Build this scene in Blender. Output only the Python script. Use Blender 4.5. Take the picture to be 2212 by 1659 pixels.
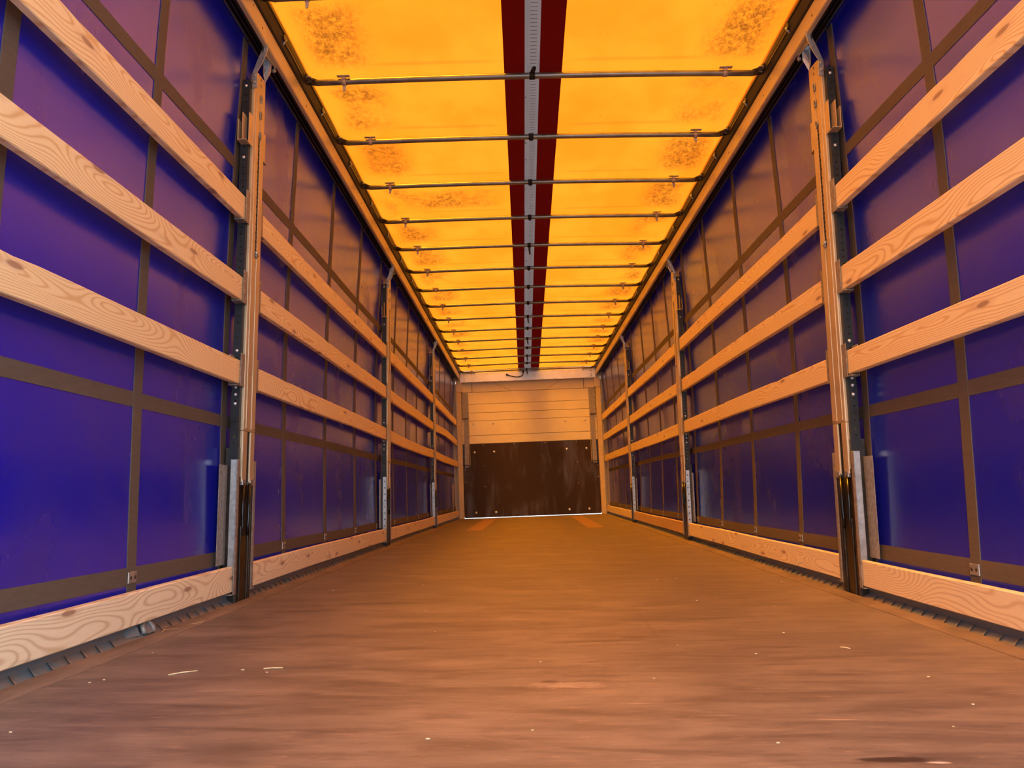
import bpy, bmesh, math, random
from mathutils import Vector, Matrix, noise

random.seed(7)
for o in list(bpy.data.objects):
    bpy.data.objects.remove(o, do_unlink=True)
SC = bpy.context.scene
COL = SC.collection

# ------------------------------------------------------------------ camera
F_PX, CAM = 1700.97, (-0.0614, 0.0, 0.4267)
YAW, PITCH, ROLL = -0.0183, 0.1352, -0.0052
cam_d = bpy.data.cameras.new('camera')
cam = bpy.data.objects.new('camera', cam_d); COL.objects.link(cam)
cam_d.sensor_fit = 'HORIZONTAL'; cam_d.sensor_width = 36.0
cam_d.lens = F_PX / 2212.0 * 36.0
cam_d.clip_start = 0.02
fw = Vector((math.sin(YAW)*math.cos(PITCH), math.cos(YAW)*math.cos(PITCH), math.sin(PITCH)))
rt = Vector((math.cos(YAW), -math.sin(YAW), 0)); up = rt.cross(fw)
r2 = rt*math.cos(ROLL) + up*math.sin(ROLL); u2 = -rt*math.sin(ROLL) + up*math.cos(ROLL)
cam.matrix_world = Matrix(((r2.x, u2.x, -fw.x, CAM[0]), (r2.y, u2.y, -fw.y, CAM[1]), (r2.z, u2.z, -fw.z, CAM[2]), (0, 0, 0, 1)))
SC.camera = cam

# ------------------------------------------------------------------ sky, sun, exposure
EXPOSURE = 0.0
SKY_STRENGTH, SUN_STRENGTH = 5.5, 23.0
w = bpy.data.worlds.new('sky'); SC.world = w; w.use_nodes = True
wn = w.node_tree.nodes; wl = w.node_tree.links
bg = wn['Background']
bg.inputs['Color'].default_value = (0.78, 0.89, 1.0, 1); bg.inputs['Strength'].default_value = SKY_STRENGTH
sun_d = bpy.data.lights.new('sun', 'SUN'); sun = bpy.data.objects.new('sun', sun_d); COL.objects.link(sun)
sun_d.energy = SUN_STRENGTH; sun_d.angle = math.radians(3); sun_d.color = (1.0, 0.95, 0.88)
SUN_FROM = Vector((-0.16, -0.24, 0.95)).normalized()
sun.rotation_euler = SUN_FROM.to_track_quat('Z', 'Y').to_euler()
sun.location = (-6, 8, 9)
vs = SC.view_settings
SC.display_settings.display_device = 'sRGB'
vs.view_transform = 'Standard'; vs.look = 'None'; vs.gamma = 1.0; vs.use_curve_mapping = False
vs.exposure = EXPOSURE
SC.cycles.max_bounces = 14; SC.cycles.diffuse_bounces = 7; SC.cycles.glossy_bounces = 5
SC.cycles.caustics_reflective = True

# ------------------------------------------------------------------ the body of the trailer is slightly twisted along its length
TWK, TWZ = 0.0024, 1.2
def T(p):
    x, y, z = p; a = TWK*y; c, s = math.cos(a), math.sin(a)
    return Vector((x*c-(z-TWZ)*s, y, TWZ+(z-TWZ)*c+x*s))

# ------------------------------------------------------------------ mesh helpers (all in trailer coordinates)
class MB:
    def __init__(s): s.v = []; s.f = []; s.sm = []
    def add(s, vs_, fs, smooth=False):
        n = len(s.v); s.v += [tuple(p) for p in vs_]
        for f in fs: s.f.append(tuple(i+n for i in f)); s.sm.append(smooth)
        return s
    def box(s, x0, x1, y0, y1, z0, z1, ny=1):
        if x0 > x1: x0, x1 = x1, x0
        vs_, fs = [], []
        for k in range(ny+1):
            y = y0+(y1-y0)*k/ny
            vs_ += [(x0, y, z0), (x1, y, z0), (x1, y, z1), (x0, y, z1)]
        for k in range(ny):
            a = 4*k
            for i in range(4):
                j = (i+1) % 4; fs.append((a+i, a+j, a+4+j, a+4+i))
        fs += [(0, 3, 2, 1), (4*ny, 4*ny+1, 4*ny+2, 4*ny+3)]
        return s.add(vs_, fs)
    def prism_y(s, poly, y0, y1, ny=1):            # poly of (x,z)
        n = len(poly); vs_, fs = [], []
        for k in range(ny+1):
            y = y0+(y1-y0)*k/ny
            vs_ += [(p[0], y, p[1]) for p in poly]
        for k in range(ny):
            for i in range(n):
                j = (i+1) % n; fs.append((k*n+i, k*n+j, (k+1)*n+j, (k+1)*n+i))
        fs += [tuple(range(n))[::-1], tuple(range(ny*n, ny*n+n))]
        return s.add(vs_, fs)
    def prism(s, a, b):                             # two matching 3-D polygons
        n = len(a); fs = [(i, (i+1) % n, n+(i+1) % n, n+i) for i in range(n)]
        fs += [tuple(range(n))[::-1], tuple(range(n, 2*n))]
        return s.add(list(a)+list(b), fs)
    def tube(s, path, r, n=10, cap=True):
        path = [Vector(p) for p in path]; rs = r if isinstance(r, (list, tuple)) else [r]*len(path)
        vs_, fs = [], []
        ref = Vector((0, 0, 1))
        d0 = (path[1]-path[0]).normalized()
        if abs(d0.dot(ref)) > .9: ref = Vector((0, 1, 0))
        for k, p in enumerate(path):
            d = (path[min(k+1, len(path)-1)]-path[max(k-1, 0)]).normalized()
            a = d.cross(ref)
            if a.length < 1e-4: a = d.orthogonal()
            a.normalize(); b = d.cross(a)
            for i in range(n):
                t = 2*math.pi*i/n
                vs_.append(p+(a*math.cos(t)+b*math.sin(t))*rs[k])
        for k in range(len(path)-1):
            for i in range(n):
                j = (i+1) % n; fs.append((k*n+i, k*n+j, (k+1)*n+j, (k+1)*n+i))
        s.add(vs_, fs, True)
        if cap:
            m = len(s.v)-len(vs_)
            s.f.append(tuple(m+i for i in range(n))[::-1]); s.sm.append(False)
            s.f.append(tuple(m+(len(path)-1)*n+i for i in range(n))); s.sm.append(False)
        return s
    def dome(s, c, ax, r, h, n=12):                 # bolt head: collar + dome along axis vector
        c = Vector(c); ax = Vector(ax).normalized()
        pts = [(0, r), (.35*h, r), (.7*h, .75*r), (.95*h, .4*r)]
        return s.tube([c+ax*a for a, _ in pts], [b for _, b in pts], n)
    def grid(s, P, nu, nv, smooth=True):            # P(i,j)
        vs_ = [P(i, j) for i in range(nu+1) for j in range(nv+1)]
        fs = [(i*(nv+1)+j, (i+1)*(nv+1)+j, (i+1)*(nv+1)+j+1, i*(nv+1)+j+1) for i in range(nu) for j in range(nv)]
        return s.add(vs_, fs, smooth)
    def holed(s, fn, w, cells, r_default=.006):
        """plate with round holes; fn(a,b,t) -> point, a across 0..w, b along; cells (b0,b1,r)"""
        for b0, b1, r in cells:
            if r <= 0:
                ps = [(0, b0), (w, b0), (w, b1), (0, b1)]
                s.add([fn(a, b) for a, b in ps], [(0, 1, 2, 3)]); continue
            ca, cb = w/2, (b0+b1)/2
            out = [(w, cb), (w, b1), (ca, b1), (0, b1), (0, cb), (0, b0), (ca, b0), (w, b0)]
            inn = [(ca+r*math.cos(k*math.pi/4), cb+r*math.sin(k*math.pi/4)) for k in range(8)]
            s.add([fn(a, b) for a, b in out+inn], [(k, (k+1) % 8, 8+(k+1) % 8, 8+k) for k in range(8)])
        return s
    def build(s, name, mat, parent=None, origin=None, bevel=0, seg=2, recalc=True, twist=True):
        vv = [T(p) if twist else Vector(p) for p in s.v]
        if origin is None:
            n = len(s.v); origin = (sum(p[0] for p in s.v)/n, sum(p[1] for p in s.v)/n, min(p[2] for p in s.v))
        o3 = T(origin) if twist else Vector(origin)
        me = bpy.data.meshes.new(name)
        me.from_pydata([tuple(p-o3) for p in vv], [], s.f)
        for pl, sm in zip(me.polygons, s.sm): pl.use_smooth = sm
        if recalc:
            bm = bmesh.new(); bm.from_mesh(me)
            bmesh.ops.recalc_face_normals(bm, faces=bm.faces); bm.to_mesh(me); bm.free()
        me.materials.append(mat)
        ob = bpy.data.objects.new(name, me); COL.objects.link(ob)
        if parent is not None:
            ob.parent = parent; ob.location = o3-WLOC[parent.name]
        else:
            ob.location = o3
        WLOC[ob.name] = o3
        if bevel:
            m = ob.modifiers.new('bevel', 'BEVEL'); m.width = bevel; m.segments = seg; m.limit_method = 'ANGLE'
            m.angle_limit = math.radians(40)
        return ob
WLOC = {}
def tag(o, label, cat=None, group=None, kind=None):
    o['label'] = label
    if cat: o['category'] = cat
    if group: o['group'] = group
    if kind: o['kind'] = kind
    return o
def empty(name, loc):
    o = bpy.data.objects.new(name, None); COL.objects.link(o); o.empty_display_size = .1
    p = T(loc); o.location = p; WLOC[o.name] = p; return o

# ------------------------------------------------------------------ materials
class NT:
    def __init__(s, name):
        s.m = bpy.data.materials.new(name); s.m.use_nodes = True
        s.t = s.m.node_tree; s.t.nodes.clear()
        s.out = s.t.nodes.new('ShaderNodeOutputMaterial')
    def n(s, typ, **kw):
        nd = s.t.nodes.new('ShaderNode'+typ)
        for k, v in kw.items(): setattr(nd, k, v)
        return nd
    def put(s, sock, val):
        if isinstance(val, (int, float)): sock.default_value = val
        elif isinstance(val, (tuple, list)):
            sock.default_value = tuple(val)+(1,) if len(val) == 3 and len(sock.default_value) == 4 else tuple(val)
        else: s.t.links.new(val, sock)
    def math(s, op, a, b=None, c=None, clamp=False):
        nd = s.n('Math', operation=op, use_clamp=clamp); s.put(nd.inputs[0], a)
        if b is not None: s.put(nd.inputs[1], b)
        if c is not None: s.put(nd.inputs[2], c)
        return nd.outputs[0]
    def obj(s): return s.n('TexCoord').outputs['Object']
    def pos(s): return s.n('NewGeometry').outputs['Position']
    def rnd(s): return s.n('ObjectInfo').outputs['Random']
    def sep(s, v):
        nd = s.n('SeparateXYZ'); s.put(nd.inputs[0], v); return nd.outputs
    def comb(s, x, y, z):
        nd = s.n('CombineXYZ'); s.put(nd.inputs[0], x); s.put(nd.inputs[1], y); s.put(nd.inputs[2], z); return nd.outputs[0]
    def scale(s, v, sc):
        nd = s.n('VectorMath', operation='MULTIPLY'); s.put(nd.inputs[0], v); s.put(nd.inputs[1], sc); return nd.outputs[0]
    def addv(s, a, b):
        nd = s.n('VectorMath', operation='ADD'); s.put(nd.inputs[0], a); s.put(nd.inputs[1], b); return nd.outputs[0]
    def noise(s, vec, scale=5, detail=3, rough=.5, dist=0):
        nd = s.n('TexNoise'); s.put(nd.inputs['Vector'], vec); nd.inputs['Scale'].default_value = scale
        nd.inputs['Detail'].default_value = detail; nd.inputs['Roughness'].default_value = rough
        nd.inputs['Distortion'].default_value = dist; return nd.outputs['Fac']
    def voro(s, vec, scale=5, out='Distance', feature='F1'):
        nd = s.n('TexVoronoi', feature=feature); s.put(nd.inputs['Vector'], vec); nd.inputs['Scale'].default_value = scale
        return nd.outputs[out]
    def ss(s, v, a, b, t0=0., t1=1.):
        nd = s.n('MapRange', interpolation_type='SMOOTHSTEP'); s.put(nd.inputs[0], v)
        for i, q in zip((1, 2, 3, 4), (a, b, t0, t1)): nd.inputs[i].default_value = q
        return nd.outputs[0]
    def mix(s, f, a, b, blend='MIX'):
        nd = s.n('Mix', data_type='RGBA', blend_type=blend, clamp_factor=True)
        s.put(nd.inputs[0], f); s.put(nd.inputs[6], a); s.put(nd.inputs[7], b); return nd.outputs[2]
    def bump(s, h, strength=.3, dist=.002):
        nd = s.n('Bump'); s.put(nd.inputs['Height'], h); nd.inputs['Strength'].default_value = strength
        nd.inputs['Distance'].default_value = dist; return nd.outputs[0]
    def pbr(s, col, rough=.5, metal=0., spec=.5, normal=None):
        p = s.n('BsdfPrincipled'); s.put(p.inputs['Base Color'], col); s.put(p.inputs['Roughness'], rough)
        s.put(p.inputs['Metallic'], metal); p.inputs['Specular IOR Level'].default_value = spec
        if normal is not None: s.put(p.inputs['Normal'], normal)
        return p.outputs[0]
    def surf(s, sh): s.t.links.new(sh, s.out.inputs['Surface']); return s.m
    def mixs(s, f, a, b):
        nd = s.n('MixShader'); s.put(nd.inputs[0], f); s.t.links.new(a, nd.inputs[1]); s.t.links.new(b, nd.inputs[2]); return nd.outputs[0]
    def adds(s, a, b):
        nd = s.n('AddShader'); s.t.links.new(a, nd.inputs[0]); s.t.links.new(b, nd.inputs[1]); return nd.outputs[0]

def simple(name, col, rough=.5, metal=0., spec=.5, var=.15, scale=14, col2=None):
    t = NT(name); p = t.obj(); n = t.noise(t.addv(p, t.scale(t.comb(t.rnd(), t.rnd(), t.rnd()), (31, 17, 23))), scale, 4, .6)
    dark = col2 or tuple(c*(1-var*2.2) for c in col)
    c = t.mix(t.ss(n, .35, .68), dark, col)
    return t.surf(t.pbr(c, t.math('ADD', rough-.08, t.math('MULTIPLY', n, .16)), metal, spec))

M = {}
# pine boards -------------------------------------------------------
def wood(name, light, dark, stain=0.0):
    t = NT(name); P = t.sep(t.obj()); r = t.rnd()
    y = t.math('ADD', P[1], t.math('MULTIPLY', r, 53.0)); z = P[2]; x = P[0]
    lo = t.noise(t.comb(t.math('MULTIPLY', y, .9), t.math('MULTIPLY', z, 3.0), r), 1.0, 2, .5)
    # knots
    kv = t.comb(t.math('MULTIPLY', y, 1.9), t.math('ADD', t.math('MULTIPLY', z, 7.5), t.math('MULTIPLY', r, 9)), 0.0)
    kn = t.n('TexVoronoi', voronoi_dimensions='2D'); t.put(kn.inputs['Vector'], kv); kn.inputs['Scale'].default_value = 1.0
    d = kn.outputs['Distance']
    keep = t.math('GREATER_THAN', t.sep(kn.outputs['Color'])[0], .32)
    swell = t.math('MULTIPLY', t.math('EXPONENT', t.math('MULTIPLY', t.math('MULTIPLY', d, d), -22.0)), keep)
    # distance from the pith: long cathedral figures
    c = t.math('ADD', .018, t.math('MULTIPLY', t.math('ABSOLUTE', t.math('SUBTRACT', lo, .47)), .42))
    zz = t.math('SUBTRACT', z, t.math('MULTIPLY', t.math('SUBTRACT', r, .5), .10))
    rad = t.math('SQRT', t.math('ADD', t.math('MULTIPLY', zz, zz), t.math('MULTIPLY', c, c)))
    fine = t.noise(t.comb(t.math('MULTIPLY', y, 5), t.math('MULTIPLY', z, 40), t.math('MULTIPLY', x, 40)), 1.0, 3, .5)
    ph = t.math('ADD', t.math('MULTIPLY', rad, 860.0), t.math('ADD', t.math('MULTIPLY', swell, 7.0), t.math('MULTIPLY', fine, 2.2)))
    ring = t.math('POWER', t.math('ADD', .5, t.math('MULTIPLY', t.math('SINE', ph), .5)), 3.6)
    pore = t.noise(t.comb(t.math('MULTIPLY', y, 12), t.math('MULTIPLY', z, 420), t.math('MULTIPLY', x, 420)), 1.0, 2, .6)
    col = t.mix(t.math('MULTIPLY', ring, .85), light, dark)
    col = t.mix(t.ss(pore, .48, .75, 0, .22), col, dark)
    col = t.mix(t.math('MULTIPLY', t.math('SUBTRACT', r, .5), .35), col, (dark[0]*1.05, dark[1]*1.02, dark[2]))
    halo = t.math('MULTIPLY', t.ss(d, .16, .05), keep)
    core = t.math('MULTIPLY', t.ss(d, .075, .042), keep)
    col = t.mix(t.math('MULTIPLY', halo, .45), col, (.72, .50, .33))
    col = t.mix(t.math('MULTIPLY', core, .72), col, (.30, .15, .09))
    g = t.noise(t.comb(t.math('MULTIPLY', y, 3), t.math('MULTIPLY', z, 14), r), 1.0, 5, .65)
    col = t.mix(t.ss(g, .60, .78, 0, .22+stain), col, (.30, .20, .12))
    if stain:
        scr = t.noise(t.comb(t.math('MULTIPLY', y, 55), t.math('MULTIPLY', z, 3), 2.0), 1.0, 2, .6)
        col = t.mix(t.math('MULTIPLY', t.ss(scr, .68, .78), .35), col, (.28, .18, .10))
    h = t.math('ADD', t.math('MULTIPLY', ring, .5), pore)
    return t.surf(t.pbr(col, .55, 0, .35, t.bump(h, .15, .001)))
M['pine'] = wood('pine', (.98, .80, .48), (.74, .48, .21))
M['pine_pale'] = wood('pine_pale', (.97, .83, .58), (.72, .52, .30), .22)
M['pine_dirty'] = wood('pine_dirty', (.74, .52, .28), (.38, .22, .11), .5)

# orange roof tarpaulin ---------------------------------------------
BOW0, BOWD, NBOW = 2.353, 0.692, 17
def tarp():
    t = NT('orange_tarpaulin'); p = t.pos(); P = t.sep(p)
    ax = t.math('ABSOLUTE', P[0])
    big = t.noise(t.scale(p, (1.5, 1.0, 1)), 1.7, 5, .62)
    base = t.mix(t.ss(big, .3, .7), (.12, .0050, .0002), (.13, .0070, .0003))
    # worn grime patches where the folded sheet rubs, near both edges
    st = t.noise(t.scale(p, (3.2, 1.9, 1)), 1.0, 3, .5)
    gr = t.noise(t.scale(p, (48, 30, 1)), 1.0, 6, .78)
    band = t.math('MULTIPLY', t.ss(ax, .72, .92), t.ss(ax, 1.14, 1.02))
    per = t.math('ABSOLUTE', t.math('SUBTRACT', t.math('FRACT', t.math('DIVIDE', t.math('SUBTRACT', P[1], BOW0), BOWD)), .52))
    band = t.math('MULTIPLY', band, t.ss(per, .47, .22))
    m1 = t.math('MULTIPLY', band, t.math('MULTIPLY', t.ss(st, .30, .58), t.ss(gr, .30, .66)))
    # one large blotch on the third field
    bx = t.ss(t.math('ABSOLUTE', t.math('SUBTRACT', P[0], -.62)), .46, .22)
    by = t.ss(t.math('ABSOLUTE', t.math('SUBTRACT', P[1], 5.50)), .22, .10)
    m2 = t.math('MULTIPLY', t.math('MULTIPLY', bx, by), t.math('MULTIPLY', t.ss(gr, .30, .66), t.ss(st, .25, .55)))
    sp = t.noise(t.scale(p, (26, 22, 1)), 1.0, 3, .6)
    m3 = t.math('MULTIPLY', t.ss(sp, .70, .78), .5)
    # doubled sheet of the bow pocket just ahead of each bow
    fr = t.math('FRACT', t.math('ADD', t.math('DIVIDE', t.math('SUBTRACT', P[1], BOW0), BOWD), t.math('MULTIPLY', ax, .02)))
    pk = t.math('MULTIPLY', t.ss(fr, .865, .885), t.ss(fr, .925, .905))
    pk = t.math('MULTIPLY', t.math('MULTIPLY', pk, t.ss(ax, .14, .3)), t.ss(ax, .95, .75))
    m4 = t.math('MULTIPLY', pk, .22)
    d = t.math('MAXIMUM', t.math('MAXIMUM', t.math('MULTIPLY', m1, 1.0), t.math('MULTIPLY', m2, 1.0)), t.math('MAXIMUM', m3, m4))
    col = t.mix(d, base, (.008, .001, .0001))
    tr = t.n('BsdfTranslucent'); t.put(tr.inputs[0], col)
    df = t.n('BsdfDiffuse'); t.put(df.inputs[0], t.mix(d, (.88, .46, .10), (.20, .10, .04)))
    # coated cloth passes part of the light as a broad forward lobe, so it glows most towards the sun
    rf = t.n('BsdfRefraction', distribution='GGX'); t.put(rf.inputs['Color'], t.mix(d, t.mix(t.ss(big, .34, .66), (1.0, .345, .011), (1.0, .425, .019)), (.42, .115, .009)))
    rf.inputs['Roughness'].default_value = .42; rf.inputs['IOR'].default_value = 1.40
    thru = t.mixs(.28, tr.outputs[0], rf.outputs[0])
    return t.surf(t.mixs(.36, thru, df.outputs[0]))
M['tarp'] = tarp()
def sheet(name, tcol, dcol, f, dashes=False):
    t = NT(name); p = t.pos(); P = t.sep(p)
    tc, dc = tcol, dcol
    if dashes:
        fr = t.math('FRACT', t.math('DIVIDE', P[1], .0305))
        m = t.math('MULTIPLY', t.math('GREATER_THAN', fr, .80), t.math('LESS_THAN', t.math('ABSOLUTE', t.math('ADD', P[0], .014)), .0155))
        sp = t.noise(t.scale(p, (60, 16, 1)), 1.0, 2, .5)
        edge = t.ss(t.math('ABSOLUTE', t.math('ADD', P[0], .004)), .026, .036)
        m = t.math('MAXIMUM', t.math('MULTIPLY', m, .75), t.math('MULTIPLY', t.math('MULTIPLY', t.ss(sp, .66, .72), edge), .8))
        g = t.noise(t.scale(p, (20, 2, 1)), 1.0, 4, .6)
        tc = t.mix(m, t.mix(t.ss(g, .3, .7), tuple(c*.85 for c in tcol), tcol), tuple(c*.25 for c in tcol)); dc = t.mix(m, dcol, (.1, .06, .06))
    tr = t.n('BsdfTranslucent'); t.put(tr.inputs[0], tc)
    df = t.n('BsdfDiffuse'); t.put(df.inputs[0], dc)
    return t.surf(t.mixs(f, tr.outputs[0], df.outputs[0]))
M['red_tarp'] = sheet('red_tarp', (.010, .0003, .00015), (.14, .006, .004), .5)
M['white_tarp'] = sheet('white_tarp', (.027, .022, .0225), (.34, .33, .36), .35, True)

# blue side curtain --------------------------------------------------
def curtain():
    t = NT('blue_curtain'); p = t.pos()
    n1 = t.noise(t.scale(p, (1, 1.5, 1.1)), 1.3, 3, .5, .6)
    n2 = t.noise(t.scale(p, (1, 9, 2.0)), 2.0, 4, .6)
    smudge = t.ss(n1, .52, .74)
    col = t.mix(t.math('MULTIPLY', smudge, .35), (.006, .010, .52), (.035, .022, .20))
    tcol = t.mix(t.math('MULTIPLY', smudge, .5), (.0009, .0011, .020), (.001, .001, .012))
    rough = t.math('ADD', t.math('MULTIPLY', smudge, .14), t.math('ADD', .16, t.math('MULTIPLY', n2, .10)))
    sc_ = t.n('TexNoise'); t.put(sc_.inputs['Vector'], t.scale(p, (1, 40, 5))); sc_.inputs['Scale'].default_value = 1.0
    bm_ = t.bump(t.noise(t.scale(p, (1, 300, 300)), 1.0, 1, .5), .04, .0006)
    a = t.pbr(col, rough, 0, .85, bm_); a.node.inputs['IOR'].default_value = 1.85
    tr = t.n('BsdfTranslucent'); t.put(tr.inputs[0], tcol)
    return t.surf(t.mixs(.10, a, tr.outputs[0]))
M['curtain'] = curtain()
def strap():
    t = NT('grey_webbing'); p = t.pos()
    n = t.noise(t.scale(p, (1, 22, 120)), 1.0, 3, .6)
    col = t.mix(n, (.115, .088, .068), (.18, .142, .112))
    a = t.pbr(col, .8, 0, .25)
    tr = t.n('BsdfTranslucent'); t.put(tr.inputs[0], (.02, .02, .03))
    return t.surf(t.mixs(.1, a, tr.outputs[0]))
M['strap'] = strap()

# plywood floor --------------------------------------------------------
def floor_mat():
    t = NT('worn_brown_plywood'); p = t.pos(); P = t.sep(p)
    st = t.noise(t.scale(p, (3.2, 17, 1)), 1.0, 7, .72, .6)
    st2 = t.noise(t.scale(p, (14, 90, 1)), 1.0, 5, .72, .5)
    big = t.noise(t.scale(p, (1.5, 3.0, 1)), 1.5, 6, .66, .3)
    c = t.mix(t.ss(st, .30, .68), (.105, .073, .060), (.21, .155, .128))
    c = t.mix(t.ss(big, .45, .72, 0, .55), c, (.30, .22, .18))
    c = t.mix(t.ss(st2, .56, .72, 0, .5), c, (.42, .27, .205))
    c = t.mix(t.ss(st2, .44, .30, 0, .55), c, (.09, .045, .032))
    # rare long pale scratches across the grain of the deck
    v = t.noise(t.scale(p, (4.5, 110, 1)), 1.0, 3, .5)
    c = t.mix(t.ss(v, .70, .75, 0, .65), c, (.55, .38, .29))
    # tyre and pallet drag marks along the trailer
    g = t.noise(t.addv(t.scale(p, (26, .55, 1)), (4.3, 0, 0)), 1.0, 2, .5)
    c = t.mix(t.ss(g, .66, .74, 0, .16), c, (.10, .05, .04))
    # scuffed hollow and an oily crack
    def spot(x, y, rx, ry):
        a = t.math('DIVIDE', t.math('SUBTRACT', P[0], x), rx); b = t.math('DIVIDE', t.math('SUBTRACT', P[1], y), ry)
        return t.math('SQRT', t.math('ADD', t.math('MULTIPLY', a, a), t.math('MULTIPLY', b, b)))
    wob = t.noise(t.scale(p, (30, 60, 1)), 1.0, 6, .75)
    s1 = t.math('ADD', spot(.02, 1.82, .13, .045), t.math('MULTIPLY', t.math('SUBTRACT', wob, .28), 3.2))
    c = t.mix(t.ss(s1, 1.6, .8, 0, .6), c, (.42, .31, .26))
    s1b = t.math('ADD', spot(-.015, 1.855, .04, .02), t.math('MULTIPLY', wob, 1.0))
    c = t.mix(t.ss(s1b, 1.25, .8, 0, .8), c, (.07, .04, .03))
    s2 = t.math('ADD', spot(.52, 1.33, .11, .022), t.math('MULTIPLY', wob, 1.1))
    c = t.mix(t.ss(s2, 1.3, .9, 0, .9), c, (.035, .022, .018))
    s3 = t.math('ADD', spot(.58, 1.315, .04, .012), t.math('MULTIPLY', wob, .8))
    c = t.mix(t.ss(s3, 1.0, .6, 0, .9), c, (.55, .50, .46))
    rough = t.math('ADD', .40, t.math('MULTIPLY', st, .22))
    h = t.math('ADD', st2, t.math('MULTIPLY', wob, .4))
    return t.surf(t.pbr(c, rough, 0, .45, t.bump(h, .12, .001)))
M['floor'] = floor_mat()
def edge_mat():
    t = NT('dusty_edge_steel'); p = t.pos()
    n = t.noise(t.scale(p, (10, 4, 10)), 1.0, 5, .65)
    c = t.mix(t.ss(n, .3, .7), (.15, .105, .082), (.27, .19, .15))
    return t.surf(t.pbr(c, .6, .1, .4, t.bump(n, .2, .001)))
M['edge'] = edge_mat()
def rave_mat():
    t = NT('grey_frame_steel'); p = t.obj(); P = t.sep(t.pos())
    n = t.noise(t.scale(t.pos(), (14, 9, 30)), 1.0, 5, .6)
    dust = t.math('MULTIPLY', t.ss(P[2], .030, .004), t.ss(n, .35, .6))
    c = t.mix(n, (.15, .20, .235), (.25, .31, .35))
    c = t.mix(t.math('MULTIPLY', dust, .75), c, (.32, .205, .145))
    return t.surf(t.pbr(c, .5, .35, .5))
M['rave'] = rave_mat()
M['galv'] = simple('galvanised_steel', (.58, .59, .60), .42, .75, .5, .13, 30)
M['galv_old'] = simple('mottled_galvanised', (.42, .39, .36), .55, .45, .5, .16, 60)
M['sleeve'] = simple('satin_post_metal', (.64, .51, .33), .38, .35, .5, .08, 8)
M['rail'] = simple('satin_aluminium', (.66, .54, .36), .40, .25, .5, .06, 6)
M['alu_panel'] = simple('pale_aluminium_panel', (.86, .80, .66), .48, .0, .4, .03, 3)
M['header'] = simple('brushed_header_aluminium', (.74, .76, .80), .30, .8, .5, .06, 5)
M['black'] = simple('black_steel', (.022, .020, .020), .45, .2, .5, .2, 20)
M['blackstrip'] = simple('black_coated_strip', (.020, .024, .030), .5, .1, .5, .2, 30)
M['darkbrown'] = simple('dark_channel_steel', (.060, .045, .036), .34, .55, .5, .25, 9)
M['rod'] = simple('gloss_black_rod', (.015, .014, .013), .18, .2, .6, .1, 9)
M['tube'] = simple('grey_bow_tube', (.25, .245, .24), .32, .75, .5, .12, 12)
M['fork'] = simple('dark_bow_fork', (.10, .085, .075), .35, .75, .5, .2, 40)
M['clip'] = simple('tan_clip', (.52, .40, .33), .5, .05, .4, .1, 20)
M['rubber'] = simple('black_rubber', (.012, .010, .009), .6, 0, .3, .1, 20)
M['bolt'] = simple('bright_zinc_bolt', (.82, .84, .88), .28, .7, .6, .05, 40)
M['corner'] = simple('painted_corner_post', (.72, .58, .34), .5, .1, .4, .06, 4)
M['track'] = simple('dark_roof_track', (.055, .045, .038), .5, .3, .5, .15, 10)
M['straw'] = simple('pale_straw', (.85, .72, .45), .6, 0, .3, .1, 50)
M['ground'] = simple('grey_asphalt', (.105, .105, .10), .85, 0, .3, .1, 2)
def kick():
    t = NT('dark_phenolic_board'); p = t.pos()
    n = t.noise(t.scale(p, (5, 1, 1.0)), 1.0, 5, .6, .6)
    n2 = t.noise(t.scale(p, (1.3, 1, 1.6)), 1.0, 3, .5)
    m = t.math('MULTIPLY', t.ss(n, .44, .70), t.ss(n2, .36, .58))
    c = t.mix(m, (.036, .018, .012), (.085, .066, .064))
    return t.surf(t.pbr(c, t.math('SUBTRACT', .60, t.math('MULTIPLY', m, .28)), 0, .35))
M['kick'] = kick()
M['inlay'] = simple('pale_inlay_board', (.36, .20, .12), .5, 0, .4, .08, 6)

# ------------------------------------------------------------------ dimensions
POST = [3.211, 6.600, 9.994]; PW = .163
Y0, YF = -0.10, 13.60                  # rear opening, face of the bulkhead
SIDES = ((-1, 'left'), (1, 'right'))

# ------------------------------------------------------------------ ground
tag(MB().box(-30, 30, -25, 40, -1.35, -1.25).build('ground', M['ground'], twist=False), 'grey asphalt yard the trailer stands on', kind='structure')

# ------------------------------------------------------------------ floor
fl = MB().box(-1.155, 1.155, Y0, YF+.02, -.035, 0, 40).build('floor', M['floor'], origin=(0, 6.7, -.035))
tag(fl, 'worn brown plywood load floor with streaks running across it', kind='structure')
for s, nm in SIDES:
    MB().box(s*1.157, s*1.238, Y0, YF, -.03, .002, 40).build('edge_strip', M['edge'], fl, bevel=.002)
    MB().box(s*.60, s*.79, 9.0, 12.75, -.002, .0012, 12).build('inlay_strip', M['inlay'], fl)
MB().box(-1.15, 1.15, YF+.02, YF+.75, -.035, -.002).build('threshold', M['galv'], fl)

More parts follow.
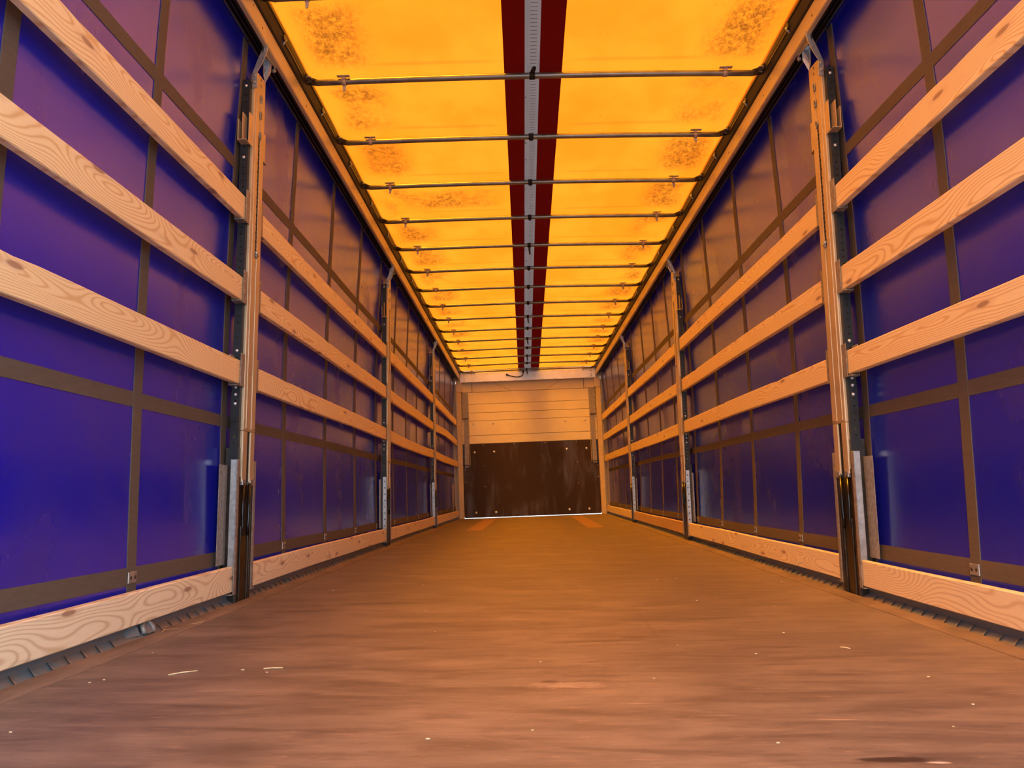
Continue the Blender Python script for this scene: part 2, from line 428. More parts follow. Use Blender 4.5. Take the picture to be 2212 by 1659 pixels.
# ------------------------------------------------------------------ unseen rear door, added half open to hold daylight off the right wall
dr = empty('added_door', (-1.31, Y0-.03, -.05))
tag(dr, 'added unseen rear door, half open at left, holding daylight off the right wall', kind='structure')
ang = math.radians(58); dx, dy = math.cos(ang), -math.sin(ang)
q = [(-1.31, Y0-.03), (-1.31+1.25*dx, Y0-.03+1.25*dy), (-1.31+1.25*dx-.04*dy*-1, Y0-.03+1.25*dy-.04*dx), (-1.31-.04*-dy, Y0-.03-.04*dx)]
MB().prism([(x, y, -.05) for x, y in q], [(x, y, 2.62) for x, y in q]).build('added_door_panel', M['kick'], dr, bevel=.004)
for z in (.25, 1.25, 2.3): MB().tube([(-1.32, Y0-.02, z-.06), (-1.32, Y0-.02, z+.06)], .02, 8).build('added_door_hinge', M['galv'], dr)

# ------------------------------------------------------------------ side frame rails along the floor
for s, nm in SIDES:
    poly = [(1.240, -.10), (1.240, -.008), (1.246, -.004), (1.274, .012), (1.277, .088), (1.300, .088), (1.300, -.10)]
    b = MB().prism_y([(s*u, z) for u, z in poly], Y0, YF-.1, 40).build('baseboard_'+nm, M['rave'], origin=(s*1.27, 6.7, -.1))
    tag(b, 'grey steel frame rail running along the %s floor edge' % nm, kind='structure')
    y = 1.862-26*.0735
    while y < 6.55:
        if not (any(p-.08 < y < p+PW+.06 for p in POST) or (s < 0 and 2.335 < y < 2.56)) and y > Y0+.05:
            j = random.uniform(.8, 1.15)
            MB().add([(s*1.242, y-.006, .000), (s*1.242, y+.007*j, .000), (s*1.252, y-.004, .010*j), (s*1.275, y+.017, .017*j), (s*1.276, y+.022, .012)],
                     [(0, 1, 2), (0, 2, 3), (1, 4, 3, 2), (0, 3, 4, 1)]).build('lashing_tooth', M['rave'], b)
        y += .0735

# ------------------------------------------------------------------ side curtains
PROF = [(-.06, 1.306), (.06, 1.304), (.13, 1.307), (.18, 1.311), (.45, 1.316), (.75, 1.321), (1.1, 1.322), (1.5, 1.315), (1.9, 1.302), (2.2, 1.288), (2.47, 1.277)]
def cu(y, z, s):
    for (a, b), (c, d) in zip(PROF, PROF[1:]):
        if z <= c:
            f = (z-a)/(c-a); f = f*f*(3-2*f)*.4+f*.6; u = b+(d-b)*f; break
    else: u = PROF[-1][1]
    return u+.0045*noise.noise(Vector((y*.8+s*7, z*1.1, 3)))+.0018*noise.noise(Vector((y*3.1, z*2.2+s*5, 9)))
VS = [.25, 1.0, 1.765, 2.496, 3.221, 4.044, 4.868, 5.694, 6.509, 7.339, 8.154, 8.960, 9.754, 10.49, 11.24, 12.018, 12.87]
HS = [(.145, .200), (.708, .757), (1.815, 1.866)]
for s, nm in SIDES:
    zs = [-.06+.07*k for k in range(37)]; NY = 150; YE = 13.52
    m = MB().grid(lambda i, j: (s*cu(Y0+(YE-Y0)*i/NY, zs[j], s), Y0+(YE-Y0)*i/NY, zs[j]), NY, len(zs)-1)
    wl_ = m.build('wall_'+nm, M['curtain'], origin=(s*1.31, 6.7, -.06), recalc=False)
    tag(wl_, 'blue translucent side curtain with grey webbing straps, %s of the trailer' % nm, kind='structure')
    def strip(name, rows, t_in, parent):
        mb = MB(); n = len(rows); vv = []
        for (a, b) in rows:
            (xa, ya, za), (xb, yb, zb) = a, b
            vv += [(xa, ya, za), (xa-s*t_in, ya, za), (xb-s*t_in, yb, zb), (xb, yb, zb)]
        fs = []
        for k in range(n-1):
            for i in range(3): fs.append((4*k+i, 4*k+i+1, 4*k+5+i, 4*k+4+i))
        return mb.add(vv, fs).build(name, M['strap'], parent)
    for z0, z1 in HS:
        rows = []
        for i in range(NY+1):
            y = Y0+(YE-Y0)*i/NY; sag = .003*math.sin(y*1.9+z0*7)+(.012*max(0, 3.2-y)/1.4 if z0 < .3 else 0)
            rows.append(((s*cu(y, z0+sag, s), y, z0+sag), (s*cu(y, z1+sag, s), y, z1+sag)))
        strip('horizontal_strap', rows, .0022, wl_)
    for y in VS:
        y += random.uniform(-.008, .008); rows = []; lean = random.uniform(-.03, .03)
        for k in range(26):
            z = .085+(2.415-.085)*k/25; yy = y+lean*max(0, z-1.6)
            rows.append(((s*cu(yy-.027, z, s), yy-.027, z), (s*cu(yy+.027, z, s), yy+.027, z)))
        vsr = strip('vertical_strap', rows, .0036, wl_)
        c = cu(y, .172, s)-.0042
        bk = MB().box(s*c, s*(c-.004), y-.026, y+.026, .155, .191).build('buckle_plate', M['galv'], wl_, bevel=.002)
        for q in (-.013, .013):
            MB().dome((s*(c-.004), y+q, .173), (-s, 0, 0), .006, .003, 8).build('buckle_hole_dot', M['fork'], bk)  # dark dots imitate the shaded pair of holes in the buckle plate
        MB().tube([(s*1.268, y, 2.40), (s*1.262, y, 2.43), (s*1.25, y, 2.445)], .004, 6).build('strap_hook', M['black'], wl_)

# thin curtain pole at the front end of the left curtain
tag(MB().tube([(-1.292, 12.93, .125), (-1.292, 12.93, .58)], .010, 8).build('curtain_pole', M['sleeve']), 'short pale pole upright against the far end of left curtain', 'pole')

# ------------------------------------------------------------------ roof rails
bows = [BOW0+BOWD*i for i in range(NBOW)]
for n_, (s, nm) in enumerate(SIDES):
    r = MB().prism_y([(s*u, z) for u, z in [(1.180, 2.392), (1.184, 2.386), (1.200, 2.386), (1.200, 2.476), (1.184, 2.476), (1.180, 2.472)]], Y0, YF-.05, 40).build('trim_%d' % (n_+1), M['rail'], origin=(s*1.2, 6.7, 2.35))
    tag(r, 'long aluminium roof rail running the length of the %s side' % nm, kind='structure')
    prof = [(1.200, 2.42), (1.208, 2.394), (1.215, 2.394), (1.217, 2.428), (1.232, 2.430), (1.234, 2.404), (1.242, 2.404), (1.245, 2.440), (1.256, 2.440), (1.258, 2.414), (1.264, 2.414), (1.267, 2.445), (1.300, 2.455), (1.300, 2.58), (1.200, 2.58)]
    MB().prism_y([(s*u, z) for u, z in prof], Y0, YF-.08, 40).build('curtain_track', M['black'], r)
    MB().tube([T_ for T_ in [(s*1.272, Y0+(YF-.1-Y0)*k/30, 2.428) for k in range(31)]], .0055, 8).build('curtain_keder', M['rave'], r)
    MB().prism_y([(s*u, z) for u, z in [(1.183, 2.476), (1.170, 2.480), (1.152, 2.514), (1.150, 2.562), (1.200, 2.565), (1.200, 2.476)]], Y0, YF-.05, 40).build('roof_track', M['track'], r)
    for i, y in enumerate(bows[:-1]):
        lb = MB().box(s*1.145, s*1.153, y+.04, y+.30, 2.518, 2.526).box(s*1.150, s*1.160, y+.30, y+.34, 2.500, 2.526).box(s*1.155, s*1.163, y+.34, y+.65, 2.498, 2.508).build('hinge_link', M['fork'], r)
        MB().tube([(s*1.148, y+.33, 2.512), (s*1.164, y+.33, 2.486)], .005, 6).build('hinge_pin', M['galv'], lb)
        MB().dome((s*1.180, y+.10, 2.425), (-s, 0, 0), .006, .0015, 8).dome((s*1.180, y-.02, 2.452), (-s, 0, 0), .004, .0015, 8).build('rail_hole_dot', M['black'], r)  # black discs stand in for the shade inside small flange holes

# ------------------------------------------------------------------ roof
def edge_x(k, y):
    near, far = [(-.149, -.155), (-.045, -.048), (.0275, .050), (.140, .182)][k]
    return near+(far-near)*(y-3.1)/6.7
def rz(x, y):
    k = (y-BOW0)/BOWD; f = abs((k % 1)-.5)*2
    return 2.530+.014*(1-(x/1.16)**2)+.008*(1-f**2)+.003*noise.noise(Vector((x*2.5, y*2, 1)))
NYR = 200; YE = 13.50
def roof_strip(lo, hi, nx):
    def P(i, j):
        y = Y0+(YE-Y0)*i/NYR; a, b = lo(y), hi(y); x = a+(b-a)*j/nx
        return (x, y, rz(x, y))
    return P
m = MB(); m.grid(roof_strip(lambda y: -1.172, lambda y: edge_x(0, y), 12), NYR, 12)
m.grid(roof_strip(lambda y: edge_x(3, y), lambda y: 1.172, 12), NYR, 12)
ce = m.build('ceiling', M['tarp'], origin=(0, 6.7, 2.53), recalc=False)
tag(ce, 'glowing orange translucent roof tarpaulin with grimy patches', kind='structure')
for a, b, nm_, mt in ((0, 1, 'red_band', 'red_tarp'), (1, 2, 'white_band', 'white_tarp'), (2, 3, 'red_band', 'red_tarp')):
    o = MB().grid(roof_strip(lambda y, a=a: edge_x(a, y), lambda y, b=b: edge_x(b, y), 2), NYR, 2).build(nm_, M[mt], ce, recalc=False)
    if nm_ == 'white_band': o['label'] = 'greyish white centre band with a row of short dashes'

# ------------------------------------------------------------------ roof bows
ORD = ['nearest', 'second nearest', 'third', 'fourth', 'fifth', 'sixth', 'seventh', 'eighth', 'ninth', 'tenth', 'eleventh', 'twelfth', 'thirteenth', 'fourteenth', 'fifteenth', 'sixteenth', 'farthest']
TIES = {1: 'k', 2: 'up', 3: 'k', 4: 'k', 5: 'k', 6: 'tail', 7: 'k', 8: 'k', 9: 'k', 10: 'tail', 11: 'k', 12: 'tail', 13: 'k', 14: 'tail', 15: 'k', 16: 'tail'}
for i, y in enumerate(bows):
    if i == 0: continue          # wholly outside the frame
    e = empty('roof_bow', (0, y, 2.48))
    if i == 1: lab = 'grey roof bow tube at the very top edge of view'
    elif i == NBOW-1: lab = 'farthest grey roof bow tube, next to the header beam'
    else: lab = '%s grey roof bow tube below the one at the top edge' % ['first', 'second', 'third', 'fourth', 'fifth', 'sixth', 'seventh', 'eighth', 'ninth', 'tenth', 'eleventh', 'twelfth', 'thirteenth', 'fourteenth'][i-2]
    tag(e, lab, 'roof bow', 'roof bows under the tarpaulin')
    bz = lambda x: 2.495+.013*(1-(x/1.11)**2)
    MB().tube([(x, y, bz(x)) for x in [-1.105+2.21*k/16 for k in range(17)]], .0155, 12).build('tube', M['tube'], e)
    for s in (-1, 1):
        fk = MB().prism([(s*1.095, y-.014, 2.500), (s*1.120, y-.010, 2.508), (s*1.150, y-.034, 2.524), (s*1.164, y-.03, 2.520), (s*1.164, y+.03, 2.504), (s*1.148, y+.032, 2.500), (s*1.125, y+.010, 2.488), (s*1.095, y+.014, 2.484)],
                        [(s*1.095, y-.014, 2.506), (s*1.125, y-.010, 2.519), (s*1.150, y-.034, 2.531), (s*1.164, y-.03, 2.527), (s*1.164, y+.03, 2.511), (s*1.148, y+.032, 2.507), (s*1.125, y+.010, 2.495), (s*1.095, y+.014, 2.490)]).build('end_fork', M['fork'], e)
        for q in (-.018, .016):
            MB().tube([(s*(1.140+.012*math.cos(a)), y+q+.010*math.sin(a), 2.512-.25*q) for a in [2*math.pi*k/10 for k in range(11)]], .004, 6, False).build('eye_ring', M['galv_old'], fk)
        xc = s*.962; cz = bz(xc)
        cl = MB().tube([(xc-.010, y, cz), (xc+.010, y, cz)], .0192, 14).build('clip', M['clip'], e)
        MB().box(xc-.032, xc+.032, y-.034, y-.012, cz+.016, cz+.020).box(xc-.009, xc+.009, y-.024, y-.008, cz+.004, cz+.018).build('clip_plate', M['clip'], cl, bevel=.001)
        if (i*7+s) % 5 != 0:
            MB().prism([(xc-.009, y+.004, cz-.015), (xc+.009, y+.004, cz-.015), (xc+.007+s*.004, y+.012, cz-.042), (xc-.004+s*.004, y+.012, cz-.046)],
                       [(xc-.009, y+.007, cz-.015), (xc+.009, y+.007, cz-.015), (xc+.007+s*.004, y+.015, cz-.042), (xc-.004+s*.004, y+.015, cz-.046)]).build('clip_tongue', M['clip'], cl)
    xt = -.008; z0 = bz(xt)
    tie = MB().tube([(xt-.014, y, z0), (xt+.014, y, z0)], .0195, 10)
    k = TIES.get(i, 'k')
    if k == 'tail': tie.tube([(xt, y-.012, z0-.012), (xt+.002, y-.006, z0-.05), (xt+.006, y-.004, z0-.085)], [.009, .008, .006], 8)
    elif k == 'up': tie.tube([(xt, y-.006, z0+.010), (xt+.006, y-.028, z0+.016), (xt+.012, y-.045, z0+.018)], [.012, .012, .009], 8)
    else: tie.tube([(xt, y-.004, z0-.012), (xt+.002, y+.002, z0-.026)], [.009, .008], 8)
    tie.build('strap_tie', M['rubber'], e)

# ------------------------------------------------------------------ sliding posts
BOARDZ = [(1.583, 1.685), (1.233, 1.333), (.881, .979), (.042, .141)]
PN = ['nearest', 'middle', 'farthest']
for pi, P in enumerate(POST):
    for s, nm in SIDES:
        e = empty('sliding_post', (s*1.27, P+PW/2, -.03))
        tag(e, '%s sliding post of the %s wall, satin upper sleeve on dark channel' % (PN[pi], nm), 'post', 'sliding posts between the side curtains')
        B = lambda mb, u0, u1, a0, a1, z0, z1: mb.box(s*u0, s*u1, P+a0, P+a1, z0, z1)
        # lower channel with raised ribs
        mb = MB(); B(mb, 1.246, 1.300, .000, PW, -.030, .62); B(mb, 1.240, 1.247, .000, .018, -.030, .50); B(mb, 1.240, 1.247, PW-.018, PW, -.030, .50)
        mb.build('lower_channel', M['darkbrown'], e, bevel=.002)
        mb = MB(); B(mb, 1.2385, 1.247, .034, .046, -.02, .30); B(mb, 1.2385, 1.247, .118, .130, -.02, .30); B(mb, 1.2430, 1.247, .050, .114, -.02, .30)
        mb.build('channel_rib', M['darkbrown'], e, bevel=.002)
        for a in (.047, .118):
            MB().tube([(s*1.2385, P+a, .26), (s*1.2385, P+a+.004*(1 if a < .08 else -1), .30), (s*1.2385, P+a, .34), (s*1.2385, P+a, .475)], .0065, 8).build('guide_rod', M['rod'], e)
        # sleeve: hollow face with two prongs, a slot between them
        mb = MB(); B(mb, 1.2365, 1.292, .022, .160, .690, 2.215)
        B(mb, 1.2365, 1.292, .022, .072, .478, .690); B(mb, 1.2365, 1.292, .112, .160, .478, .690)
        tp = [(.042, 2.20), (.160, 2.20), (.160, 2.300), (.058, 2.292), (.042, 2.275)]
        mb.prism([(s*1.2365, P+a, z) for a, z in tp], [(s*1.262, P+a, z) for a, z in tp])
        sl = mb.build('sleeve', M['sleeve'], e, bevel=.004, seg=3)
        mb = MB(); B(mb, 1.2335, 1.2375, .044, .078, .70, 2.19); B(mb, 1.2335, 1.2375, .104, .150, .70, 2.19)
        mb.build('sleeve_face', M['sleeve'], sl, bevel=.0015)
        mb = MB(); B(mb, 1.2345, 1.246, .060, .100, .480, .684)
        mb = MB(); B(mb, 1.2440, 1.2465, .072, .112, .480, .690); mb.build('sleeve_slot', M['rubber'], sl)
        for a in (.022, .112):
            mb = MB(); B(mb, 1.2350, 1.260, a+.006, a+.044, .466, .492); mb.build('prong_cap', M['galv'], sl, bevel=.002)
        mb = MB()
        for k in range(27): B(mb, 1.2330, 1.2372, .086+(.004 if k % 2 else 0), .096, 1.475+k*.020, 1.486+k*.020)
        B(mb, 1.2352, 1.2372, .090, .099, 1.455, 2.02); mb.build('locking_rack', M['black'], sl)
        MB().tube([(s*1.230, P+.084, 1.475), (s*1.230, P+.094, 1.462), (s*1.230, P+.106, 1.462), (s*1.230, P+.112, 1.474)], .0055, 8).dome((s*1.2335, P+.098, 1.458), (-s, 0, 0), .010, .006).build('rack_hook', M['galv'], sl)
        for z in (2.185, 2.108, 2.012):
            MB().tube([(s*1.2332, P+.100+.010*math.cos(a), z+.017*math.sin(a)) for a in [2*math.pi*k/12 for k in range(13)]], .0035, 6, False).build('eyelet', M['galv_old'], sl)
            MB().prism([(s*1.2330, P+.100+.008*math.cos(2*math.pi*k/10), z+.015*math.sin(2*math.pi*k/10)) for k in range(10)], [(s*1.2372, P+.100+.008*math.cos(2*math.pi*k/10), z+.015*math.sin(2*math.pi*k/10)) for k in range(10)]).build('eyelet_hole', M['black'], sl)
        mb = MB()
        for z in (2.272, 2.243): B(mb, 1.2358, 1.238, .096, .104, z, z+.011)
        mb.build('square_hole', M['black'], sl)
        # perforated hanger strips on both faces of the post
        for face in (-1, 1):
            ya = P-.003 if face < 0 else P+.166
            zz0, n = .56, 56; dz = (2.225-zz0)/n
            cells = []
            for k in range(n):
                r = .0065 if k % 6 == 3 and k < 20 else .0042
                cells.append((zz0+dz*k, zz0+dz*(k+1), r))
            mb = MB().holed(lambda a, b: (s*(1.249+a), ya, b), .034, cells)
            mb.add([(s*1.249, ya, zz0), (s*1.249, ya, 2.225), (s*1.249, P+PW/2, 2.225), (s*1.249, P+PW/2, zz0)], [(0, 1, 2, 3)])
            mb.add([(s*1.283, ya, zz0), (s*1.283, ya, 2.225), (s*1.283, P+PW/2, 2.225), (s*1.283, P+PW/2, zz0)], [(0, 1, 2, 3)])
            hs = mb.build('hanger_strip', M['blackstrip'] if face < 0 else M['sleeve'], e, recalc=False)
            if face < 0:
                for z in (2.196, 1.868, 1.022, .868, .838, .800):
                    MB().dome((s*1.266, ya, z), (0, -1, 0), .0075, .006, 10).build('strip_bolt', M['bolt'], hs)
            # board pockets: back plate, bottom and front lip
            for zb, zt in BOARDZ[:3]+[(1.935, 2.02)]:
                y1 = ya; park = zb > 1.9; L = .052
                mb = MB()
                if face < 0:
                    mb.box(s*1.274, s*1.278, y1-L, y1, zb-.012, zt+(.02 if not park else .0)).box(s*1.240, s*1.278, y1-L, y1, zb-.010, zb-.006)
                    mb.box(s*1.239, s*1.242, y1-.022, y1+.022, zb-.010, zt+.030 if not park else zt+.045)
                    if park: mb.box(s*1.2565, s*1.259, y1-L, y1, zb-.01, zt+.03)
                else:
                    mb.box(s*1.274, s*1.278, y1, y1+L, zb-.012, zt+.02).box(s*1.240, s*1.278, y1, y1+L, zb-.010, zb-.006)
                    mb.box(s*1.239, s*1.242, y1-.012, y1+.022, zb-.012, zt+.035)
                mb.build('board_pocket', M['galv_old'] if not park else M['sleeve'], e, bevel=.001, seg=1)
            # long foot bracket
            mb = MB(); d = face
            yb0, yb1 = sorted((ya, ya+d*.026)); mb.box(s*1.238, s*1.2415, yb0, yb1, .035, .570)
            yb0, yb1 = sorted((ya, ya+d*.085)); mb.box(s*1.287, s*1.290, yb0, yb1, .150, .548)
            mb.box(s*1.238, s*1.282, *sorted((ya, ya+d*.045)), .033, .037)
            fb = mb.build('foot_bracket', M['galv_old'] if pi == 0 else M['galv'], e, bevel=.001, seg=1)
            cells = [(.05+.026*k, .05+.026*(k+1), .0055 if (k % 2 == 0 and pi) else 0) for k in range(20)]
            MB().holed(lambda a, b: (s*(1.2415+a), ya+d*.004, b), .032, cells).build('perforated_web', M['galv'], fb, recalc=False)
        # top hook: rivetted near plate leaning inwards, and a broad inner plate
        pth = [(1.246, 2.195), (1.246, 2.268), (1.226, 2.325), (1.206, 2.375), (1.196, 2.42)]
        mb = MB()
        lft = [(s*u, P+.012, z) for u, z in pth]+[(s*(u-(.020 if k > 0 else .024)), P+.012, z-(.020 if k > 1 else 0)) for k, (u, z) in list(enumerate(pth))[::-1]]
        mb.prism(lft, [(x, y+.006, z) for x, y, z in lft])
        hk = mb.build('top_hook', M['galv'], e, bevel=.001, seg=1)
        pl = [(s*1.240, P+.126, 2.400), (s*1.200, P+.126, 2.404), (s*1.210, P+.150, 2.345), (s*1.236, P+.150, 2.292), (s*1.240, P+.135, 2.32)]
        MB().prism(pl, [(x+s*.002, y+.005, z) for x, y, z in pl]).prism([(s*1.200, P+.012, 2.400), (s*1.200, P+.17, 2.400), (s*1.200, P+.17, 2.378), (s*1.200, P+.012, 2.36)], [(s*1.205, P+.012, 2.400), (s*1.205, P+.17, 2.400), (s*1.205, P+.17, 2.378), (s*1.205, P+.012, 2.36)]).build('hook_plate', M['galv'], hk)
        for z in (2.252, 2.220): MB().dome((s*1.236, P+.012, z), (0, -1, 0), .0085, .006, 10).build('hook_rivet', M['galv_old'], hk)
        MB().tube([(s*1.205, P+.03, 2.43), (s*1.203, P+.035, 2.405), (s*1.206, P+.045, 2.385)], .005, 8).tube([(s*1.205, P+.175, 2.415), (s*1.204, P+.182, 2.39), (s*1.208, P+.185, 2.37)], .005, 8).dome((s*1.208, P+.185, 2.368), (0, -1, 0), .010, .012).build('hanger_bolt', M['galv_old'], hk)

# ------------------------------------------------------------------ pine side boards
ROW = ['topmost', 'second from top', 'third from top', 'lowest']
BAYN = ['nearest', 'second', 'third', 'farthest']
ends = [(Y0+.02, POST[0]-.008), (POST[0]+.178, POST[1]-.008), (POST[1]+.178, POST[2]-.008), (POST[2]+.178, YF-.165)]
SAG = {(-1, 3, 1): .03, (-1, 2, 2): -.014, (1, 2, 1): .004, (-1, 3, 2): -.008}
for s, nm in SIDES:
    for b, (ya, yb) in enumerate(ends):
        for rw, (z0, z1) in enumerate(BOARDZ):
            sag = SAG.get((s, b, rw), random.uniform(-.004, .004))
            n = 36; mb = MB(); vv = []; ph = random.uniform(0, 9)
            nick = {k: random.uniform(.004, .010) for k in random.sample(range(4, n-4), 2)} if rw < 3 else {}
            dv = .003*(b % 2)*(1 if rw else -1)
            for k in range(n+1):
                f = k/n; y = ya+(yb-ya)*f; dz = sag*4*f*(1-f)+.0012*math.sin(f*11+ph); du = .002*math.sin(f*5+ph)
                tz = z1+dz-nick.get(k, 0)*.5; bz_ = z0+dz
                c = .003
                sec = [(1.2455+c, bz_), (1.2455, bz_+c), (1.2455, tz-c), (1.2455+c, tz), (1.270, tz), (1.270, bz_)]
                vv += [(s*(u+du), y, z) for u, z in sec]
            fs = [tuple(range(6))[::-1], tuple(6*n+i for i in range(6))]
            for k in range(n):
                for i in range(6): fs.append((6*k+i, 6*k+(i+1) % 6, 6*k+6+(i+1) % 6, 6*k+6+i))
            mb.add(vv, fs)
            mat = 'pine'
            if rw == 3: mat = 'pine_pale'
            if (s, b, rw) == (1, 2, 3): mat = 'pine_dirty'
            o = mb.build('side_board', M[mat], origin=(s*1.257, (ya+yb)/2, (z0+z1)/2))
            extra = ', stained dark' if mat == 'pine_dirty' else ''
            tag(o, '%s pine board in the %s bay of the %s wall%s' % (ROW[rw], BAYN[b], nm, extra), 'board', 'pine boards along the side walls')

# ------------------------------------------------------------------ front bulkhead
wf = MB().box(-1.20, 1.20, YF+.03, YF+.06, .03, 2.40).build('wall_front', M['darkbrown'], origin=(0, YF+.04, .03))
tag(wf, 'front bulkhead of pale aluminium planks above a dark kick board', kind='structure')
cuts = [1.267, 1.412, 1.665, 1.806, 1.957, 2.166]
for k, (a, b) in enumerate(zip(cuts, cuts[1:])):
    MB().box(-1.165, 1.165, YF+.002-.002*(k % 2), YF+.032, a+.003, b-.003).build('plank', M['alu_panel'], wf, bevel=.003)
# fascia pieces over the planks
fz0, fz1 = 2.170, 2.345
def facia(poly, nm='fascia_piece', y=YF+.004):
    MB().prism([(x, y, z) for x, z in poly], [(x, y+.02, z) for x, z in poly]).build(nm, M['alu_panel'], wf, bevel=.0015)
facia([(-1.165, fz0), (-.980, fz0), (-.980, fz1), (-1.165, fz1)], y=YF-.002)
facia([(.974, fz0), (1.165, fz0), (1.165, fz1), (.974, fz1)], y=YF-.002)
facia([(-.972, fz0), (-.304, fz0), (-.640, fz1), (-.972, fz1)])
facia([(.966, fz0), (.300, fz0), (.636, fz1), (.966, fz1)])
facia([(-.296, fz0), (.292, fz0), (.628, fz1), (-.632, fz1)], y=YF+.006)
MB().box(-.979, -.973, YF, YF+.02, fz0, fz1).box(.967, .973, YF, YF+.02, fz0, fz1).build('seam_strip', M['darkbrown'], wf)
kb = [(-1.163, .009), (1.163, .009), (1.163, .862), (1.056, .862), (1.053, 1.263), (-1.053, 1.263), (-1.056, .862), (-1.163, .862)]
kk = MB().prism([(x, YF-.008, z) for x, z in kb], [(x, YF+.012, z) for x, z in kb]).build('kick_board', M['kick'], wf, bevel=.002)
for x in (-.965, -.627, .624, .963):
    for z in (1.120, .092):
        MB().dome((x, YF-.008, z), (0, -1, 0), .021, .010, 14).build('bolt', M['bolt'], kk)
    MB().dome((x, YF, 1.609), (0, -1, 0), .019, .009, 14).build('bolt', M['bolt'], wf)
for x, z in [(-.81, 1.245), (-.28, 1.245), (.26, 1.245), (.80, 1.245), (-.80, .89), (-.80, .53), (.80, .89), (.80, .53), (-1.13, .83), (-1.13, .62), (1.14, .83), (1.14, .63)]:
    MB().dome((x, YF-.008, z), (0, -1, 0), .008, .004, 8).build('screw', M['galv'], kk)
hb = MB().box(-1.178, 1.178, YF-.10, YF-.03, 2.330, 2.486).build('trim_3', M['header'], origin=(0, YF-.06, 2.33), bevel=.004)
tag(hb, 'grey aluminium header beam across the front under the roof', kind='structure')
MB().box(-1.15, 1.15, YF-.104, YF-.10, 2.334, 2.342).box(-1.15, 1.15, YF-.104, YF-.10, 2.470, 2.476).build('header_lip', M['header'], hb)
MB().box(-1.30, 1.30, YF-.03, YF+.06, 2.40, 2.575).box(-1.30, 1.30, YF-.10, YF+.06, 2.545, 2.575).build('roof_front_beam', M['header'], hb)
for x in (-1.10, 1.10):
    for z in (2.362, 2.395, 2.452): MB().dome((x, YF-.10, z), (0, -1, 0), .009, .004, 8).build('screw', M['darkbrown'], hb)
for x in [-.75, -.47, -.22, .25, .5, .8]: MB().dome((x, YF-.104, 2.338), (0, -1, 0), .006, .004, 8).build('screw', M['darkbrown'], hb)
MB().box(-1.16, -.90, YF-.13, YF-.10, 2.476, 2.494).box(.95, 1.16, YF-.13, YF-.10, 2.474, 2.492).build('latch_plate', M['galv'], hb)

for s, nm in SIDES:
    e = empty('corner_post', (s*1.21, YF-.03, -.01))
    tag(e, 'ochre corner post at the %s end of the bulkhead with galvanised plate' % nm, 'post', 'bulkhead corner posts')
    MB().box(s*1.166, s*1.262, YF-.075, YF+.02, -.012, 2.168).build('post_body', M['corner'], e, bevel=.004)
    MB().box(s*1.145, s*1.250, YF-.085, YF+.03, 2.170, 2.375).build('head_block', M['rail'], e, bevel=.004)
    # galvanised cover plates with a rounded foot
    up_ = MB().box(s*1.046, s*1.157, YF-.030, YF-.010, 1.718, 2.162).build('cover_plate', M['galv_old'], e, bevel=.003)
    low = [(1.052, 1.712), (1.130, 1.712), (1.136, .866), (1.082, .866), (1.068, .872), (1.060, .89)]
    lo_ = MB().prism([(s*u, YF-.022, z) for u, z in low], [(s*u, YF-.008, z) for u, z in low]).build('cover_plate', M['galv_old'], e, bevel=.002)
    for z in (1.700, .905):
        MB().tube([(s*1.06, YF-.026, z), (s*1.115, YF-.034, z), (s*1.175, YF-.036, z+.003)], .006, 8).build('latch_pin', M['darkbrown'], lo_)
    MB().box(s*1.040, s*1.046, YF-.02, YF, .90, 1.75).build('cover_edge', M['corner'], e)
    for z in (2.08, 1.98, 1.88, 1.80): MB().box(s*1.153, s*1.160, YF-.033, YF-.02, z-.014, z+.014).build('notch', M['darkbrown'], up_)
    ya = YF-.135
    cells = [(-.02+.04*k, -.02+.04*(k+1), .007 if k % 2 and k < 16 else 0) for k in range(58)]
    mb = MB().holed(lambda a, b: (s*(1.246+a), ya, b), .030, cells)
    mb.box(s*1.246, s*1.276, ya+.001, ya+.06, -.02, 2.30)
    MB().box(s*1.262, s*1.335, YF-.10, YF+.06, -.10, 2.60).box(s*1.15, s*1.335, YF-.06, YF+.06, 2.37, 2.60).build('outer_profile', M['corner'], e)
    hs = mb.build('hanger_strip', M['galv_old'], e, recalc=False)
    MB().box(s*1.236, s*1.246, ya-.03, ya, 1.86, 2.02).build('strip_hinge', M['galv'], hs)
    for zb, zt in BOARDZ:
        MB().box(s*1.240, s*1.2435, ya-.012, ya+.012, zb-.01, zt+.02).box(s*1.240, s*1.275, ya-.03, ya, zb-.010, zb-.006).build('board_pocket', M['galv_old'], e)

# ------------------------------------------------------------------ loose cable on the header
yc = YF-.135
cp = [(-.074, yc, 2.505), (-.072, yc-.01, 2.455), (-.088, yc-.012, 2.415), (-.125, yc-.012, 2.395), (-.18, yc-.012, 2.388), (-.24, yc-.012, 2.396), (-.30, yc-.012, 2.412), (-.345, yc-.012, 2.428)]
fine = []
for k in range(len(cp)-1):
    p0, p1, p2, p3 = [Vector(cp[max(0, min(len(cp)-1, k+d))]) for d in (-1, 0, 1, 2)]
    for q in range(5):
        t_ = q/5; fine.append(.5*((2*p1)+(p2-p0)*t_+(2*p0-5*p1+4*p2-p3)*t_*t_+(3*p1-p0-3*p2+p3)*t_**3))
fine.append(Vector(cp[-1]))
cb = empty('cable', (-.2, yc, 2.388))
tag(cb, 'short black cable with a plug hanging across the header beam', 'cable')
MB().tube(fine, .0075, 8).build('lead', M['rubber'], cb)
MB().tube([(-.315, yc-.012, 2.417), (-.335, yc-.012, 2.424), (-.36, yc-.012, 2.434), (-.372, yc-.012, 2.438)], [.010, .013, .013, .016], 10).build('plug', M['rubber'], cb)
MB().tube([(-.074, yc, 2.46), (-.074, yc, 2.50)], .014, 8).build('gland', M['rubber'], cb)

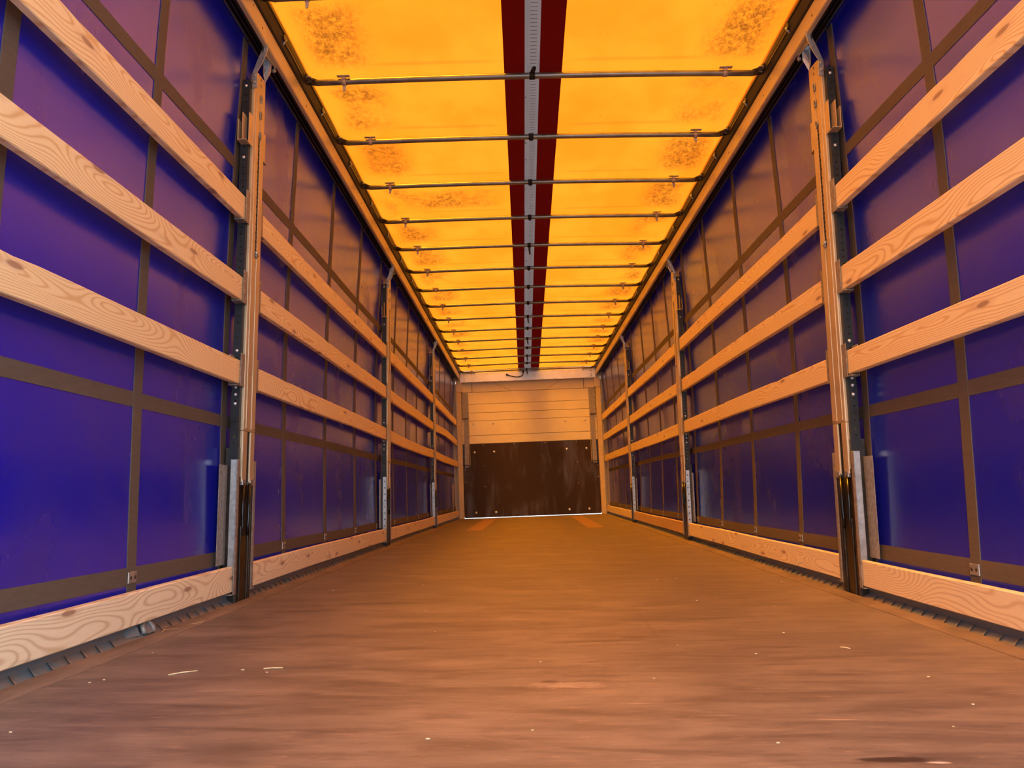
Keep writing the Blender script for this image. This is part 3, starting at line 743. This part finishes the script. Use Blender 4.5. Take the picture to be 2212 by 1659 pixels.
# ------------------------------------------------------------------ lashing ring in the left frame rail
e = empty('lashing_ring', (-1.255, 2.47, .0))
tag(e, 'small folded steel lashing ring in left frame rail under lowest board', 'lashing ring')
pt = [(-1.262, 2.40, .004), (-1.248, 2.455, .004), (-1.262, 2.462, .030), (-1.272, 2.44, .034), (-1.276, 2.41, .02)]
MB().prism(pt, [(x-.006, y+.002, z) for x, y, z in pt]).build('hinge_block', M['rave'], e, bevel=.002)
MB().tube([(-1.250, 2.485, .004), (-1.262, 2.492, .026), (-1.272, 2.515, .040), (-1.268, 2.535, .038), (-1.254, 2.545, .018), (-1.248, 2.545, .002)], .008, 8).build('ring', M['galv_old'], e)
pt = [(-1.246, 2.48, .003), (-1.246, 2.535, .003), (-1.266, 2.53, .038), (-1.270, 2.505, .040)]
MB().prism(pt, [(x-.004, y+.002, z) for x, y, z in pt]).build('ring_plate', M['rave'], e)

# ------------------------------------------------------------------ straw and crumbs on the floor
def straw(x0, y0, x1, y1, bend, lab, r=.0016):
    mx, my = (x0+x1)/2-(y1-y0)*bend, (y0+y1)/2+(x1-x0)*bend
    o = MB().tube([(x0, y0, r), (mx, my, r+.001), (x1, y1, r)], r, 6).build('straw', M['straw'])
    tag(o, lab, 'straw', 'straws on the floor')
straw(-.925, 1.935, -.872, 1.978, .02, 'slanting straw on the left floor beside a flatter straw')
straw(-.717, 1.997, -.672, 2.004, .0, 'flat lying straw on the floor right of the slanting straw')
straw(.772, 2.215, .792, 2.196, .05, 'tiny forked yellow straw on the right side of floor', .0013)
straw(-1.215, 2.525, -1.190, 2.60, .35, 'thin curled straw on the left edge strip nearer the camera', .0011)
straw(-1.200, 2.68, -1.175, 2.75, -.3, 'thin curled straw on left edge strip nearer the post', .0011)
mb = MB()
for k in range(70):
    y = 1.35+random.random()**1.6*7; x = random.uniform(-1.1, 1.1); q = random.uniform(.0012, .0028); a = random.uniform(0, 3)
    p = [(x+q*1.6*math.cos(a+t_), y+q*math.sin(a+t_), .0004) for t_ in (0, 1.6, 3.1, 4.7)]
    mb.prism(p, [(px, py, .0004+q*.7) for px, py, _ in p])
d = mb.build('floor_debris', M['straw'])
tag(d, 'scattered pale crumbs and chips lying on the floor', 'debris', kind='stuff')
